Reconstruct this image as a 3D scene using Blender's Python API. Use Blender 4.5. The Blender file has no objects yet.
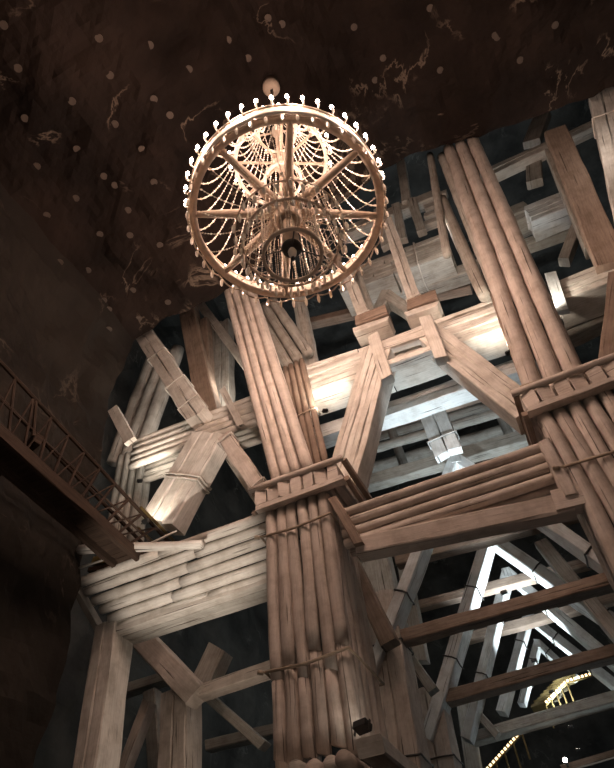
import bpy, bmesh, math, random
from mathutils import Vector as V, Matrix, noise
from mathutils.bvhtree import BVHTree
from math import sin, cos, pi, radians
C = bpy.context.scene
COL = C.collection
# ------------------------------------------------------------------ camera (measured from the lines of the frames)
CAM = V((0, 0, 1.6)); FPX = 611.5
PIT, YAW, ROL = radians(48.5), radians(19.63), radians(-7.06)
fw = V((-sin(YAW) * cos(PIT), cos(YAW) * cos(PIT), sin(PIT)))
rt = V((cos(YAW), sin(YAW), 0)); up = rt.cross(fw)
r2 = cos(ROL) * rt + sin(ROL) * up; u2 = -sin(ROL) * rt + cos(ROL) * up
cam = bpy.data.objects.new('camera', bpy.data.cameras.new('camera')); COL.objects.link(cam)
cam.matrix_world = Matrix(((r2.x, u2.x, -fw.x, CAM.x), (r2.y, u2.y, -fw.y, CAM.y), (r2.z, u2.z, -fw.z, CAM.z), (0, 0, 0, 1)))
cam.data.sensor_fit = 'VERTICAL'; cam.data.sensor_height = 32.0; cam.data.lens = 32.0 * FPX / 768
cam.data.clip_end = 300
C.camera = cam
def ray(x, y): return r2 * ((x - 307) / FPX) - u2 * ((y - 384) / FPX) + fw
def at(x, y, Y): d = ray(x, y); return CAM + d * (Y / d.y)          # the point of the upright plane Y = const
def atx(x, y, X): d = ray(x, y); return CAM + d * (X / d.x)
def ppm(p): return FPX / (p - CAM).dot(fw)                          # how many pixels one metre takes there

# ------------------------------------------------------------------ materials
def nodes(name):
    m = bpy.data.materials.new(name); m.use_nodes = True
    nt = m.node_tree; nt.nodes.clear()
    out = nt.nodes.new('ShaderNodeOutputMaterial'); b = nt.nodes.new('ShaderNodeBsdfPrincipled')
    nt.links.new(b.outputs[0], out.inputs[0])
    return m, nt, b
def N(nt, t, **k):
    n = nt.nodes.new(t)
    for a, v in k.items():
        if a.startswith('_'): setattr(n, a[1:], v)
        else: n.inputs[a.replace('__', ' ')].default_value = v
    return n
def ramp(nt, src, stops):
    r = nt.nodes.new('ShaderNodeValToRGB'); nt.links.new(src, r.inputs[0])
    e = r.color_ramp.elements
    while len(e) < len(stops): e.new(0.5)
    for el, (p, c) in zip(e, stops): el.position = p; el.color = (*c, 1)
    return r
def wood(name, a, b, crack=(.06, .045, .035), rough=.85, streak=1.0):
    m, nt, bs = nodes(name)
    uv = N(nt, 'ShaderNodeUVMap'); mp = N(nt, 'ShaderNodeMapping'); mp.inputs['Scale'].default_value = (.55, 9, 1)
    oi = N(nt, 'ShaderNodeObjectInfo'); ad = N(nt, 'ShaderNodeVectorMath', _operation='ADD'); mu = N(nt, 'ShaderNodeMath', _operation='MULTIPLY'); mu.inputs[1].default_value = 37
    nt.links.new(oi.outputs['Random'], mu.inputs[0]); nt.links.new(uv.outputs[0], ad.inputs[0]); nt.links.new(mu.outputs[0], ad.inputs[1])
    nt.links.new(ad.outputs[0], mp.inputs[0])
    n1 = N(nt, 'ShaderNodeTexNoise', Scale=2.2, Detail=6, Roughness=.65); nt.links.new(mp.outputs[0], n1.inputs['Vector'])
    r1 = ramp(nt, n1.outputs[0], [(.3, b), (.6, a)])
    mp2 = N(nt, 'ShaderNodeMapping'); mp2.inputs['Scale'].default_value = (.35, 16, 1); nt.links.new(ad.outputs[0], mp2.inputs[0])
    n2 = N(nt, 'ShaderNodeTexNoise', Scale=1.3, Detail=3, Roughness=.5); nt.links.new(mp2.outputs[0], n2.inputs['Vector'])
    r2_ = ramp(nt, n2.outputs[0], [(.30, (.85, .85, .85)), (.35, (0, 0, 0))])
    tc = N(nt, 'ShaderNodeTexCoord')
    n3 = N(nt, 'ShaderNodeTexNoise', Scale=1.7, Detail=6, Roughness=.65); nt.links.new(tc.outputs['Object'], n3.inputs['Vector'])
    r3 = ramp(nt, n3.outputs[0], [(.36, (.70, .67, .64)), (.56, (1, 1, 1))])
    mm = N(nt, 'ShaderNodeMix', _data_type='RGBA', _blend_type='MULTIPLY'); mm.inputs[0].default_value = .8
    nt.links.new(r1.outputs[0], mm.inputs[6]); nt.links.new(r3.outputs[0], mm.inputs[7])
    mx = N(nt, 'ShaderNodeMix', _data_type='RGBA'); nt.links.new(r2_.outputs[0], mx.inputs[0])
    nt.links.new(mm.outputs[2], mx.inputs[6]); mx.inputs[7].default_value = (*crack, 1)
    hv = N(nt, 'ShaderNodeMix', _data_type='RGBA', _blend_type='MULTIPLY'); hv.inputs[0].default_value = 1
    vr = ramp(nt, oi.outputs['Random'], [(0, (.78, .77, .76)), (1, (1.0, 1.0, 1.0))])
    nt.links.new(mx.outputs[2], hv.inputs[6]); nt.links.new(vr.outputs[0], hv.inputs[7])
    nt.links.new(hv.outputs[2], bs.inputs['Base Color']); bs.inputs['Roughness'].default_value = rough
    bs.inputs['Specular IOR Level'].default_value = .2
    bp = N(nt, 'ShaderNodeBump', Strength=.4, Distance=.02); nt.links.new(n1.outputs[0], bp.inputs['Height'])
    bp2 = N(nt, 'ShaderNodeBump', Strength=.8, Distance=.03, _invert=True); nt.links.new(r2_.outputs[0], bp2.inputs['Height']); nt.links.new(bp.outputs[0], bp2.inputs['Normal'])
    nt.links.new(bp2.outputs[0], bs.inputs['Normal'])
    return m
def plain(name, col, rough=.6, metal=0, noise_amt=.25, sc=6):
    m, nt, bs = nodes(name)
    tc = N(nt, 'ShaderNodeTexCoord'); n = N(nt, 'ShaderNodeTexNoise', Scale=sc, Detail=4); nt.links.new(tc.outputs['Object'], n.inputs['Vector'])
    r = ramp(nt, n.outputs[0], [(.3, tuple(c * (1 - noise_amt) for c in col)), (.7, col)])
    nt.links.new(r.outputs[0], bs.inputs['Base Color']); bs.inputs['Roughness'].default_value = rough; bs.inputs['Metallic'].default_value = metal
    return m
def glow(name, col, s):
    m, nt, bs = nodes(name); bs.inputs['Base Color'].default_value = (*col, 1)
    bs.inputs['Emission Color'].default_value = (*col, 1); bs.inputs['Emission Strength'].default_value = s
    return m
def rock(name, dark, mid, vein, veiny=False):
    m, nt, bs = nodes(name)
    tc = N(nt, 'ShaderNodeTexCoord')
    n1 = N(nt, 'ShaderNodeTexNoise', Scale=.35, Detail=9, Roughness=.62); nt.links.new(tc.outputs['Object'], n1.inputs['Vector'])
    r1 = ramp(nt, n1.outputs[0], [(.35, dark), (.68, mid)])
    wv = N(nt, 'ShaderNodeTexNoise', Scale=.22, Detail=7, Roughness=.6, Distortion=.9); nt.links.new(tc.outputs['Object'], wv.inputs['Vector'])
    sb = N(nt, 'ShaderNodeMath', _operation='SUBTRACT'); sb.inputs[1].default_value = .5; nt.links.new(wv.outputs[0], sb.inputs[0])
    ab = N(nt, 'ShaderNodeMath', _operation='ABSOLUTE'); nt.links.new(sb.outputs[0], ab.inputs[0])
    rv = ramp(nt, ab.outputs[0], [(0, (1, 1, 1)), (.012, (0, 0, 0))])
    n4 = N(nt, 'ShaderNodeTexNoise', Scale=.5, Detail=2); nt.links.new(tc.outputs['Object'], n4.inputs['Vector'])
    r4 = ramp(nt, n4.outputs[0], [(.52, (0, 0, 0)), (.64, (1, 1, 1))])
    mk = N(nt, 'ShaderNodeMath', _operation='MULTIPLY'); nt.links.new(rv.outputs[0], mk.inputs[0]); nt.links.new(r4.outputs[0], mk.inputs[1])
    fac = mk.outputs[0]
    mx = N(nt, 'ShaderNodeMix', _data_type='RGBA'); nt.links.new(r1.outputs[0], mx.inputs[6]); mx.inputs[7].default_value = (*vein, 1)
    col = mx.outputs[2]
    if veiny:                                    # the pale salty seam that crosses the roof near the frame
        p0, p1 = at(380, 165, 10.5), at(500, 10, 6.5)
        ln = (p1 - p0); L = ln.length; d = ln.normalized()
        sv = N(nt, 'ShaderNodeVectorMath', _operation='SUBTRACT'); sv.inputs[1].default_value = p0; nt.links.new(tc.outputs['Object'], sv.inputs[0])
        nz = N(nt, 'ShaderNodeTexNoise', Scale=.7, Detail=5); nt.links.new(tc.outputs['Object'], nz.inputs['Vector'])
        cr = N(nt, 'ShaderNodeVectorMath', _operation='CROSS_PRODUCT'); cr.inputs[1].default_value = d; nt.links.new(sv.outputs[0], cr.inputs[0])
        ln_ = N(nt, 'ShaderNodeVectorMath', _operation='LENGTH'); nt.links.new(cr.outputs[0], ln_.inputs[0])
        ma = N(nt, 'ShaderNodeMath', _operation='MULTIPLY_ADD'); nt.links.new(nz.outputs[0], ma.inputs[0]); ma.inputs[1].default_value = -5; nt.links.new(ln_.outputs[1] if len(ln_.outputs) > 1 else ln_.outputs[0], ma.inputs[2])
        rr = ramp(nt, ma.outputs[0], [(0, (1, 1, 1)), (.45, (0, 0, 0))]); 
        n5 = N(nt, 'ShaderNodeTexNoise', Scale=2.0, Detail=6, Roughness=.7, Distortion=.6); nt.links.new(tc.outputs['Object'], n5.inputs['Vector'])
        r5 = ramp(nt, n5.outputs[0], [(.48, (0, 0, 0)), (.6, (1, 1, 1))])
        m5 = N(nt, 'ShaderNodeMath', _operation='MULTIPLY'); nt.links.new(rr.outputs[0], m5.inputs[0]); nt.links.new(r5.outputs[0], m5.inputs[1])
        m6 = N(nt, 'ShaderNodeMath', _operation='MULTIPLY'); m6.inputs[1].default_value = .7; nt.links.new(m5.outputs[0], m6.inputs[0])
        mxx = N(nt, 'ShaderNodeMath', _operation='MAXIMUM'); nt.links.new(mk.outputs[0], mxx.inputs[0]); nt.links.new(m6.outputs[0], mxx.inputs[1])
        fac = mxx.outputs[0]
    nt.links.new(fac, mx.inputs[0])
    nt.links.new(col, bs.inputs['Base Color']); bs.inputs['Roughness'].default_value = .85; bs.inputs['Specular IOR Level'].default_value = .12
    bp = N(nt, 'ShaderNodeBump', Strength=.7, Distance=.25); nt.links.new(n1.outputs[0], bp.inputs['Height']); nt.links.new(bp.outputs[0], bs.inputs['Normal'])
    return m
M = dict(
    deeprock=rock('deep_wall_rock', (.05, .05, .048), (.13, .13, .12), (.2, .2, .18)),
    pale=wood('whitewashed_wood', (.78, .735, .67), (.62, .575, .515)),
    log=wood('barked_log_wood', (.74, .65, .58), (.60, .52, .455)),
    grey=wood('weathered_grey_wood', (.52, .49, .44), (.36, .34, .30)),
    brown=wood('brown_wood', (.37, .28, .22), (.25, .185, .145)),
    white=wood('white_painted_wood', (.80, .81, .80), (.66, .67, .66)),
    dark=wood('dark_stair_wood', (.07, .045, .032), (.035, .023, .017)),
    rope=plain('rope', (.45, .36, .27), .9), steel=plain('dark_steel', (.10, .09, .08), .5, .6),
    yellow=plain('yellow_painted_steel', (.20, .14, .05), .5, .1),
    rock=rock('red_brown_rock', (.010, .0068, .0055), (.027, .0175, .0135), (.16, .12, .09), True),
    wrock=rock('dark_wall_rock', (.016, .013, .011), (.032, .026, .021), (.09, .07, .055)),
    brass=plain('gilded_metal', (.62, .48, .37), .5, .1), cream=plain('cream_enamel', (.90, .80, .68), .45, 0),
    crystal=plain('salt_crystal', (.93, .82, .70), .15, 0, .1), bolt=plain('bolt_plate_steel', (.12, .09, .07), .8, .1),
    bulb=glow('lit_bulb', (1, .86, .74), 30), lamp=glow('lit_floodlight_lens', (1, .93, .82), 25),
    led=glow('amber_led', (1, .74, .42), 2.4), coolled=glow('cool_led', (.75, .92, 1), 14),
    black=plain('black_housing', (.02, .02, .02), .5), whitep=plain('white_housing', (.8, .78, .74), .5),
)
# ------------------------------------------------------------------ mesh helpers
def mesh_obj(name, bm, mat, parent=None, smooth=False, loc=None):
    me = bpy.data.meshes.new(name)
    base = V(parent['_base']) if parent is not None else (loc or V((0, 0, 0)))
    if base.length: bmesh.ops.translate(bm, verts=bm.verts, vec=-base)
    bm.normal_update(); bm.to_mesh(me); bm.free()
    me.materials.append(M[mat] if isinstance(mat, str) else mat)
    if smooth:
        for p in me.polygons: p.use_smooth = True
    o = bpy.data.objects.new(name, me); COL.objects.link(o)
    if parent is not None: o.parent = parent
    elif loc: o.location = loc
    return o
def thing(name, label, cat, loc, group=None):
    o = bpy.data.objects.new(name, None); COL.objects.link(o); o.location = loc
    o.empty_display_size = .2; o['label'] = label; o['category'] = cat; o['_base'] = list(loc)
    if group: o['group'] = group
    return o
def ftag(o, label, cat, group=None):
    o['label'] = label; o['category'] = cat
    if group: o['group'] = group
    return o
def axes(p0, p1, depth=V((0, 1, 0))):
    a = (p1 - p0).normalized()
    if abs(a.dot(depth)) > .95: depth = V((1, 0, 0))
    s = a.cross(depth).normalized(); d = s.cross(a).normalized()
    if d.dot(depth) < 0: d = -d
    return a, s, d
def sweep(bm, rings, uvs_len, closed_caps=True):
    """rings: lists of points; makes a skin with uv (along, around)"""
    uvl = bm.loops.layers.uv.verify()
    vs = [[bm.verts.new(p) for p in r] for r in rings]
    n = len(rings[0]); per = sum((rings[0][i] - rings[0][(i + 1) % n]).length for i in range(n))
    acc = [0]
    for i in range(n): acc.append(acc[-1] + (rings[0][i] - rings[0][(i + 1) % n]).length)
    for j in range(len(vs) - 1):
        for i in range(n):
            k = (i + 1) % n
            f = bm.faces.new((vs[j][i], vs[j][k], vs[j + 1][k], vs[j + 1][i]))
            for l, q in zip(f.loops, ((uvs_len[j], acc[i]), (uvs_len[j], acc[i + 1]), (uvs_len[j + 1], acc[i + 1]), (uvs_len[j + 1], acc[i]))): l[uvl].uv = q
    if closed_caps:
        f = bm.faces.new(vs[0][::-1]); g = bm.faces.new(vs[-1])
        for ff in (f, g):
            for l in ff.loops: l[uvl].uv = (l.vert.co.x * .3, l.vert.co.z)
    return vs
def add_log(bm, p0, p1, r0, r1=None, seed=0, sides=12, rough=.05, bend=.03, depth=V((0, 1, 0)), cut=0):
    r1 = r1 or r0; rnd = random.Random(seed)
    a, s, d = axes(p0, p1, depth); L = (p1 - p0).length; n = max(3, min(26, int(L / .45)))
    ph = rnd.random() * 9; rings = []; us = []
    for j in range(n + 1):
        t = j / n; c = p0.lerp(p1, t) + (s * sin(t * 3.1 + ph) + d * cos(t * 2.3 + ph)) * bend * r0 * (1 if 0 < j < n else .4) * 3
        r = r0 + (r1 - r0) * t; ring = []
        for i in range(sides):
            th = 2 * pi * i / sides
            k = 1 + rough * 2 * noise.noise(V((cos(th) * .9 + ph * 7, sin(th) * .9, t * L * 1.3 + seed)))
            sk = cut * cos(th) * r if j == 0 else 0
            if j in (0, n): k *= .96
            ring.append(c + (s * cos(th) + d * sin(th)) * r * k + a * sk)
        rings.append(ring); us.append(t * L)
    sweep(bm, rings, us)
def add_timber(bm, p0, p1, w, d_, seed=0, jit=.012, depth=V((0, 1, 0)), ch=.08):
    """squared timber; w across, d_ along depth; p0,p1 lie on the centre of the near face"""
    a, s, d = axes(p0, p1, depth); L = (p1 - p0).length; n = max(2, min(20, int(L / .6)))
    c = ch * min(w, d_); hw = w / 2; rings = []; us = []
    prof = [(-hw + c, 0), (hw - c, 0), (hw, c), (hw, d_ - c), (hw - c, d_), (-hw + c, d_), (-hw, d_ - c), (-hw, c)]
    rnd = random.Random(seed); ends = (rnd.uniform(-.05, .05), rnd.uniform(-.05, .05))
    for j in range(n + 1):
        t = j / n; q = p0.lerp(p1, t); ring = []
        for i, (x, y) in enumerate(prof):
            g = V((i * 1.7 + seed, t * L * .8, seed * .37))
            e = (ends[0] if j == 0 else ends[1] if j == n else 0) * (1 if x > 0 else -1)
            ring.append(q + s * (x + jit * 2.5 * noise.noise(g)) + d * (y + jit * 2.5 * noise.noise(g + V((5, 5, 5)))) + a * e)
        rings.append(ring); us.append(t * L)
    sweep(bm, rings, us)
def add_tube(bm, pts, r, sides=6, closed=False, cap=True):
    rings = []; us = [0]; n = len(pts)
    for i, p in enumerate(pts):
        if closed: t = (pts[(i + 1) % n] - pts[i - 1])
        else: t = pts[min(i + 1, n - 1)] - pts[max(i - 1, 0)]
        t = t.normalized(); ref = V((0, 0, 1)) if abs(t.z) < .9 else V((0, 1, 0))
        s = t.cross(ref).normalized(); d = t.cross(s).normalized()
        rr = r[i] if isinstance(r, (list, tuple)) else r
        rings.append([p + (s * cos(2 * pi * k / sides) + d * sin(2 * pi * k / sides)) * rr for k in range(sides)])
        if i: us.append(us[-1] + (p - pts[i - 1]).length)
    if closed: rings.append(rings[0]); us.append(us[-1] + .1); vs = sweep(bm, rings, us, False); bmesh.ops.remove_doubles(bm, verts=bm.verts, dist=1e-5)
    else: sweep(bm, rings, us, cap)
def add_lathe(bm, cx, cy, prof, seg=24, closed=False):
    """prof: (r,z) list, top to bottom"""
    rings = [[V((cx + max(r, .0005) * cos(2 * pi * k / seg), cy + max(r, .0005) * sin(2 * pi * k / seg), z)) for k in range(seg)] for r, z in prof]
    us = [i * .1 for i in range(len(prof))]
    if closed: rings.append(rings[0]); us.append(us[-1] + .1)
    sweep(bm, rings, us, not closed)
    bmesh.ops.remove_doubles(bm, verts=bm.verts, dist=1e-5); bmesh.ops.recalc_face_normals(bm, faces=bm.faces)
def nb(): return bmesh.new()
SEED = [0]
def sd(): SEED[0] += 1; return SEED[0]
def band_bm(p, a, s, d, hw, d0, d1, r=.03):
    bm = nb(); pts = []
    cs = [(-hw, d0), (hw, d0), (hw, d1), (-hw, d1)]
    for i in range(4):
        q0, q1 = cs[i], cs[(i + 1) % 4]
        for t in (0.02, .35, .65, .98):
            x = q0[0] + (q1[0] - q0[0]) * t; y = q0[1] + (q1[1] - q0[1]) * t
            pts.append(p + s * x + d * y + a * .02 * sin(i * 3 + t * 5))
    add_tube(bm, pts, r, 6, closed=True); return bm
def member(name, label, cat, p0, p1, width, n=1, kind='plank', depth=.5, mat='pale', bands=(), group=None, bandmat='rope', bt=.03, joints=False, part=None):
    """a squared or round timber member, or several of them side by side; p0,p1 on the centre of the near face"""
    a, s, d = axes(p0, p1); base = p0 if p0.z < p1.z else p1
    if n == 1 and not bands:
        bm = nb()
        if kind == 'log': add_log(bm, p0 + d * width / 2, p1 + d * width / 2, width / 2, seed=sd(), sides=14)
        else: add_timber(bm, p0, p1, width, depth, sd())
        o = mesh_obj(name, bm, mat, None, kind == 'log', loc=base.copy()); return ftag(o, label, cat, group)
    t = thing(name, label, cat, base, group); w = width / n
    pn = part or ('log' if kind == 'log' else 'plank')
    for i in range(n):
        off = s * ((i - (n - 1) / 2) * w); L = (p1 - p0).length
        segs = [(0, 1)]
        if joints and L > 2:
            rnd = random.Random(i * 7 + int(L * 10)); k = rnd.uniform(.3, .7); segs = [(0, k - .002), (k + .002, 1)]
        for (q0, q1) in segs:
            e0 = -random.Random(sd()).uniform(-.02, .06) if q0 == 0 else 0; bm = nb()
            A = p0.lerp(p1, q0) + off + a * e0; B = p0.lerp(p1, q1) + off
            if kind == 'log': add_log(bm, A + d * w * .5, B + d * w * .5, w * .49, seed=sd(), rough=.06, bend=.02)
            else: add_timber(bm, A + d * random.Random(sd()).uniform(0, .12 if joints else .06), B + d * random.Random(sd()).uniform(0, .12 if joints else .06), w * (.92 if joints else .95), depth, sd(), jit=.018)
            mesh_obj(pn, bm, mat, t, kind == 'log')
    if kind == 'log' and depth > w * 1.6:        # a second row of logs behind closes the bundle
        for i in range(n):
            off = s * ((i - (n - 1) / 2) * w); bm = nb()
            add_log(bm, p0 + off + d * (depth - w * .5), p1 + off + d * (depth - w * .5), w * .49, seed=sd()); mesh_obj(pn, bm, mat, t, True)
    for q in bands:
        mesh_obj('band', band_bm(p0.lerp(p1, q), a, s, d, width / 2 + bt, -bt, (depth if (kind != 'log' or depth > w) else w) + bt, bt), bandmat, t, True)
    return t
def pm(name, label, cat, q0, q1, wpx, Y, **k):
    """member measured on the frame plane Y"""
    p0, p1 = at(*q0, Y), at(*q1, Y)
    return member(name, label, cat, p0, p1, wpx / ppm((p0 + p1) / 2), **k)

# ------------------------------------------------------------------ the rock shell
EDGE = [(-12.6, -.5), (-12.3, 5), (-11.9, 8), (-11.9, 11.4), (-12.2, 14), (-12.3, 17.3), (-12.5, 19.6), (-12.1, 21.6), (-11.79, 23.0), (-10.59, 23.5), (-7.9, 23.6),
        (-5.2, 24.5), (-2.3, 25.9), (.2, 27.6), (1.6, 27.9), (2.84, 27.5), (5.3, 26.35), (9.5, 25.4), (14, 24), (20, 21)]
def resample(pl, n):
    L = [0]
    for a, b in zip(pl, pl[1:]): L.append(L[-1] + math.hypot(b[0] - a[0], b[1] - a[1]))
    out = []
    for i in range(n):
        t = L[-1] * i / (n - 1); k = 0
        while k < len(pl) - 2 and L[k + 1] < t: k += 1
        u = (t - L[k]) / (L[k + 1] - L[k]); out.append((pl[k][0] + (pl[k + 1][0] - pl[k][0]) * u, pl[k][1] + (pl[k + 1][1] - pl[k][1]) * u))
    return out
def shell(name, pl, mat, n, cols=110, y0=12.0, y1=-9.0):
    bm = nb(); pts = resample(pl, n); g = []
    for j in range(cols):
        t = j / (cols - 1); y = y0 + (y1 - y0) * t; row = []
        for i, (x, z) in enumerate(pts):
            p = V((x, y, z)); k = min(1, j / 8)
            f = noise.fractal(p * .22, 1.0, 2.0, 6) * .55 + abs(noise.noise(p * .5)) * .35
            e = .10 * noise.noise(p * 1.3) + .06 * noise.noise(p * 3.1)
            nrm = V((0, 0, -1)) if z > 22 else V((1, 0, 0))
            row.append(bm.verts.new(p - nrm * (f * k) + nrm * e + V((0, .25 * noise.noise(p * .9) if j == 0 else 0, 0))))
        g.append(row)
    top = [bm.verts.new(v.co + V((0, .6, 6)) if v.co.z > 22.5 else v.co + V((-4, .6, 2))) for v in g[0]]
    g.insert(0, top)
    for j in range(len(g) - 1):
        for i in range(len(pts) - 1): bm.faces.new((g[j][i], g[j][i + 1], g[j + 1][i + 1], g[j + 1][i]))
    bvh = BVHTree.FromBMesh(bm)
    o = mesh_obj(name, bm, mat, None, False); o['kind'] = 'structure'; return o, bvh
wl, wall_bvh = shell('wall_left', EDGE[:9], 'wrock', 90)
ce, ceil_bvh = shell('ceiling', EDGE[8:], 'rock', 150)
def slab(name, pts, mat):
    bm = nb(); f = bm.faces.new([bm.verts.new(p) for p in pts])
    bmesh.ops.subdivide_edges(bm, edges=bm.edges, cuts=40, use_grid_fill=True)
    nrm = f.normal if f.is_valid else V((0, 0, 1)); bm.normal_update(); nrm = list(bm.faces)[0].normal.copy()
    for v in bm.verts: v.co += nrm * noise.fractal(v.co * .25, 1, 2, 5) * .5
    o = mesh_obj(name, bm, mat); o['kind'] = 'structure'; return o
slab('floor', [V((-14, -10, -.4)), V((22, -10, -.4)), V((22, 52, -.4)), V((-14, 52, -.4))], 'wrock')
slab('wall_back', [V((-20, 51, -1)), V((24, 51, -1)), V((24, 51, 52)), V((-20, 51, 52))], 'deeprock')
slab('wall_right', [V((20.5, -10, -1)), V((20.5, 52, -1)), V((20.5, 52, 52)), V((20.5, -10, 52))], 'wrock')
slab('wall_rear', [V((-13, -9.2, -1)), V((22, -9.2, -1)), V((22, -9.2, 30)), V((-13, -9.2, 30))], 'wrock')
slab('wall_deep_left', [V((-16, 12, -1)), V((-16, 52, -1)), V((-16, 52, 52)), V((-16, 12, 52))], 'deeprock')
slab('ceiling_deep', [V((-20, 12, 46)), V((22, 12, 46)), V((22, 52, 46)), V((-20, 52, 46))], 'deeprock')

# rock bolts on the roof and the wall
spots = [(4, 25), (99, 38), (150, 45), (189, 69), (110, 75), (18, 68), (72, 101), (154, 99), (115, 124), (77, 149), (170, 115), (142, 149), (37, 166), (104, 176), (154, 182), (47, 215), (76, 198), (100, 234), (128, 210), (130, 235), (282, 24), (268, 18),
         (115, 185), (228, 40), (248, 58), (354, 27), (430, 8), (497, 37), (383, 58), (160, 245), (25, 118), (133, 290), (168, 302), (104, 300), (109, 309), (139, 318), (109, 329), (60, 262), (88, 270), (375, 80), (495, 35), (440, 70), (520, 60), (555, 25)]
b0 = None
for (x, y) in spots:
    h = None
    for bv in (ceil_bvh, wall_bvh):
        q = bv.ray_cast(CAM, ray(x, y).normalized())
        if q[0] is not None and (h is None or q[3] < h[3]): h = q
    if h is None: continue
    nr = h[1] if h[1].dot(ray(x, y)) < 0 else -h[1]
    if b0 is None:
        b0 = thing('rock_bolt', 'small pale steel rock bolt plate in the dark rock roof', 'rock bolt', V((0, 0, 0)), 'rock bolts set in the cavern roof')
        bm = nb(); add_lathe(bm, 0, 0, [(.0, .03), (.09, .03), (.13, 0), (.13, -.03)], 10); mesh_obj('plate', bm, 'bolt', b0)
        bm = nb(); add_lathe(bm, 0, 0, [(.0, .11), (.03, .11), (.035, .08), (.035, .03)], 6); mesh_obj('nut', bm, 'bolt', b0)
        r = b0
    else:
        r = b0.copy(); COL.objects.link(r)
        for ch in list(b0.children):
            c = ch.copy(); COL.objects.link(c); c.parent = r
    r.location = h[0] + nr * .01; r.rotation_euler = nr.to_track_quat('Z', 'Y').to_euler()

# ------------------------------------------------------------------ front frame: the log pillars
def log_pillar(label, x0, x1, ztop, zbot, nf, ns, side, zb, Y0=12.0, D=1.85):
    t = thing('log_pillar', label, 'pillar', V(((x0 + x1) / 2, Y0, zbot)))
    w = (x1 - x0) / nf
    for i in range(nf):
        x = x0 + w * (i + .5); bm = nb(); rn = random.Random(i + int(x0 * 10))
        zz = [ztop]
        k = zb[-1] + rn.uniform(-.3, .25)
        zz += [k, zbot + rn.uniform(0, .2)]
        for a, b in zip(zz, zz[1:]):
            bm = nb(); add_log(bm, V((x, Y0 + w * .5, b + .01)), V((x, Y0 + w * .5, a)), w * .52, w * .47, sd(), 14, .10, .04, cut=.35); mesh_obj('log', bm, 'log', t, True)
    w2 = D / ns
    for sgn, xs in ((1, x1), (-1, x0)):
        for i in range(ns):
            y = Y0 + w2 * (i + .75); bm = nb()
            add_log(bm, V((xs - sgn * w2 * .45, y, zbot)), V((xs - sgn * w2 * .45, y, ztop)), w2 * .52, w2 * .47, sd(), 12, .09, .03); mesh_obj('log', bm, 'log', t, True)
    for z in zb:
        bm = nb(); m = .035
        cs = [V((x0 - .05, Y0 - m, z + .02)), V(((x0 + x1) / 2, Y0 - m - .01, z - .05)), V((x1 + .05, Y0 - m, z + .03)), V((x1 + .09, Y0 + D / 2, z - .02)), V((x1 + .06, Y0 + D + .2, z)), V(((x0 + x1) / 2, Y0 + D + .25, z)), V((x0 - .06, Y0 + D + .2, z)), V((x0 - .09, Y0 + D / 2, z))]
        add_tube(bm, cs, .035, 6, closed=True)
        s0 = V((x0 - .08, Y0 - .06, z)); add_tube(bm, [s0, s0 + V((-.12, -.05, .03))], .05, 6)
        mesh_obj('rope_lashing', bm, 'rope', t, True)
    return t
log_pillar('tall lashed log pillar in the middle, pale round logs from the bottom of the photo', -5.98, -4.12, 11.72, 5.55, 6, 5, 1, (10.9, 7.45))
log_pillar('thick lashed log pillar at the right edge of the photo', 1.42, 4.35, 11.75, 3.5, 8, 5, -1, (10.0, 6.6))
def capital(label, x0, x1, z0, z1, nb_, Y0, D):
    t = thing('pillar_capital', label, 'pillar capital', V(((x0 + x1) / 2, Y0, z0)))
    h = z1 - z0; bm = nb(); add_log(bm, V((x0, Y0, z1 - .06)), V((x1, Y0 + .02, z1 - .08)), .095, seed=sd(), bend=.02); mesh_obj('top_pole', bm, 'log', t, True)
    bm = nb(); add_timber(bm, V((x0 + .18, Y0 - .02, z0 + .05)), V((x1 - .05, Y0 - .02, z0 + .05)), .16, .24, sd()); mesh_obj('bottom_board', bm, 'log', t)
    n = nb_; w = (x1 - x0 - .3) / n
    for i in range(n):
        x = x0 + .15 + w * (i + .5); bm = nb(); q = random.Random(sd()).uniform(-.05, .05)
        add_timber(bm, V((x, Y0 + .05 + q, z0 + .12)), V((x, Y0 + D, z0 + .12)), w * .84, (z1 - z0) * .68, sd(), depth=V((0, 0, 1)), ch=.2); mesh_obj('block', bm, 'log', t)
    for k, zz in enumerate((z0 + .06, z1 - .08)):
        bm = nb(); add_timber(bm, V((x1 - .06, Y0 + .1, zz)), V((x1 - .06, Y0 + D + .1, zz)), .15, .14, sd(), depth=V((1, 0, 0))); mesh_obj('side_board', bm, 'brown', t)
        bm = nb(); add_timber(bm, V((x0 + .02, Y0 + .1, zz)), V((x0 + .02, Y0 + D + .1, zz)), .15, .14, sd(), depth=V((1, 0, 0))); mesh_obj('side_board', bm, 'brown', t)
    return t
capital('stepped timber capital on top of the middle log pillar', -6.28, -3.5, 11.72, 12.5, 7, 11.82, 2.1)
capital('stepped timber capital on top of the right log pillar', 1.12, 4.6, 11.72, 12.5, 8, 11.82, 2.1)
# foot of the middle pillar: cribbed log ends
t = thing('log_crib', 'crib of round log ends under the middle log pillar', 'log crib', V((-5.1, 11.3, 4.6)))
for row, z in enumerate((5.28, 4.95)):
    for i in range(7):
        bm = nb(); x = -6.1 + i * .31 + row * .1
        add_log(bm, V((x, 11.35 + .1 * (i % 3), z + .03 * (i % 2))), V((x, 14.0, z)), .165, seed=sd(), sides=14); mesh_obj('log', bm, 'pale' if i % 2 else 'log', t, True)
bm = nb(); add_timber(bm, V((-3.95, 11.3, 5.35)), V((-3.95, 14.1, 5.35)), .3, .5, sd(), depth=V((1, 0, 0))); mesh_obj('edge_timber', bm, 'pale', t)

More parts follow.
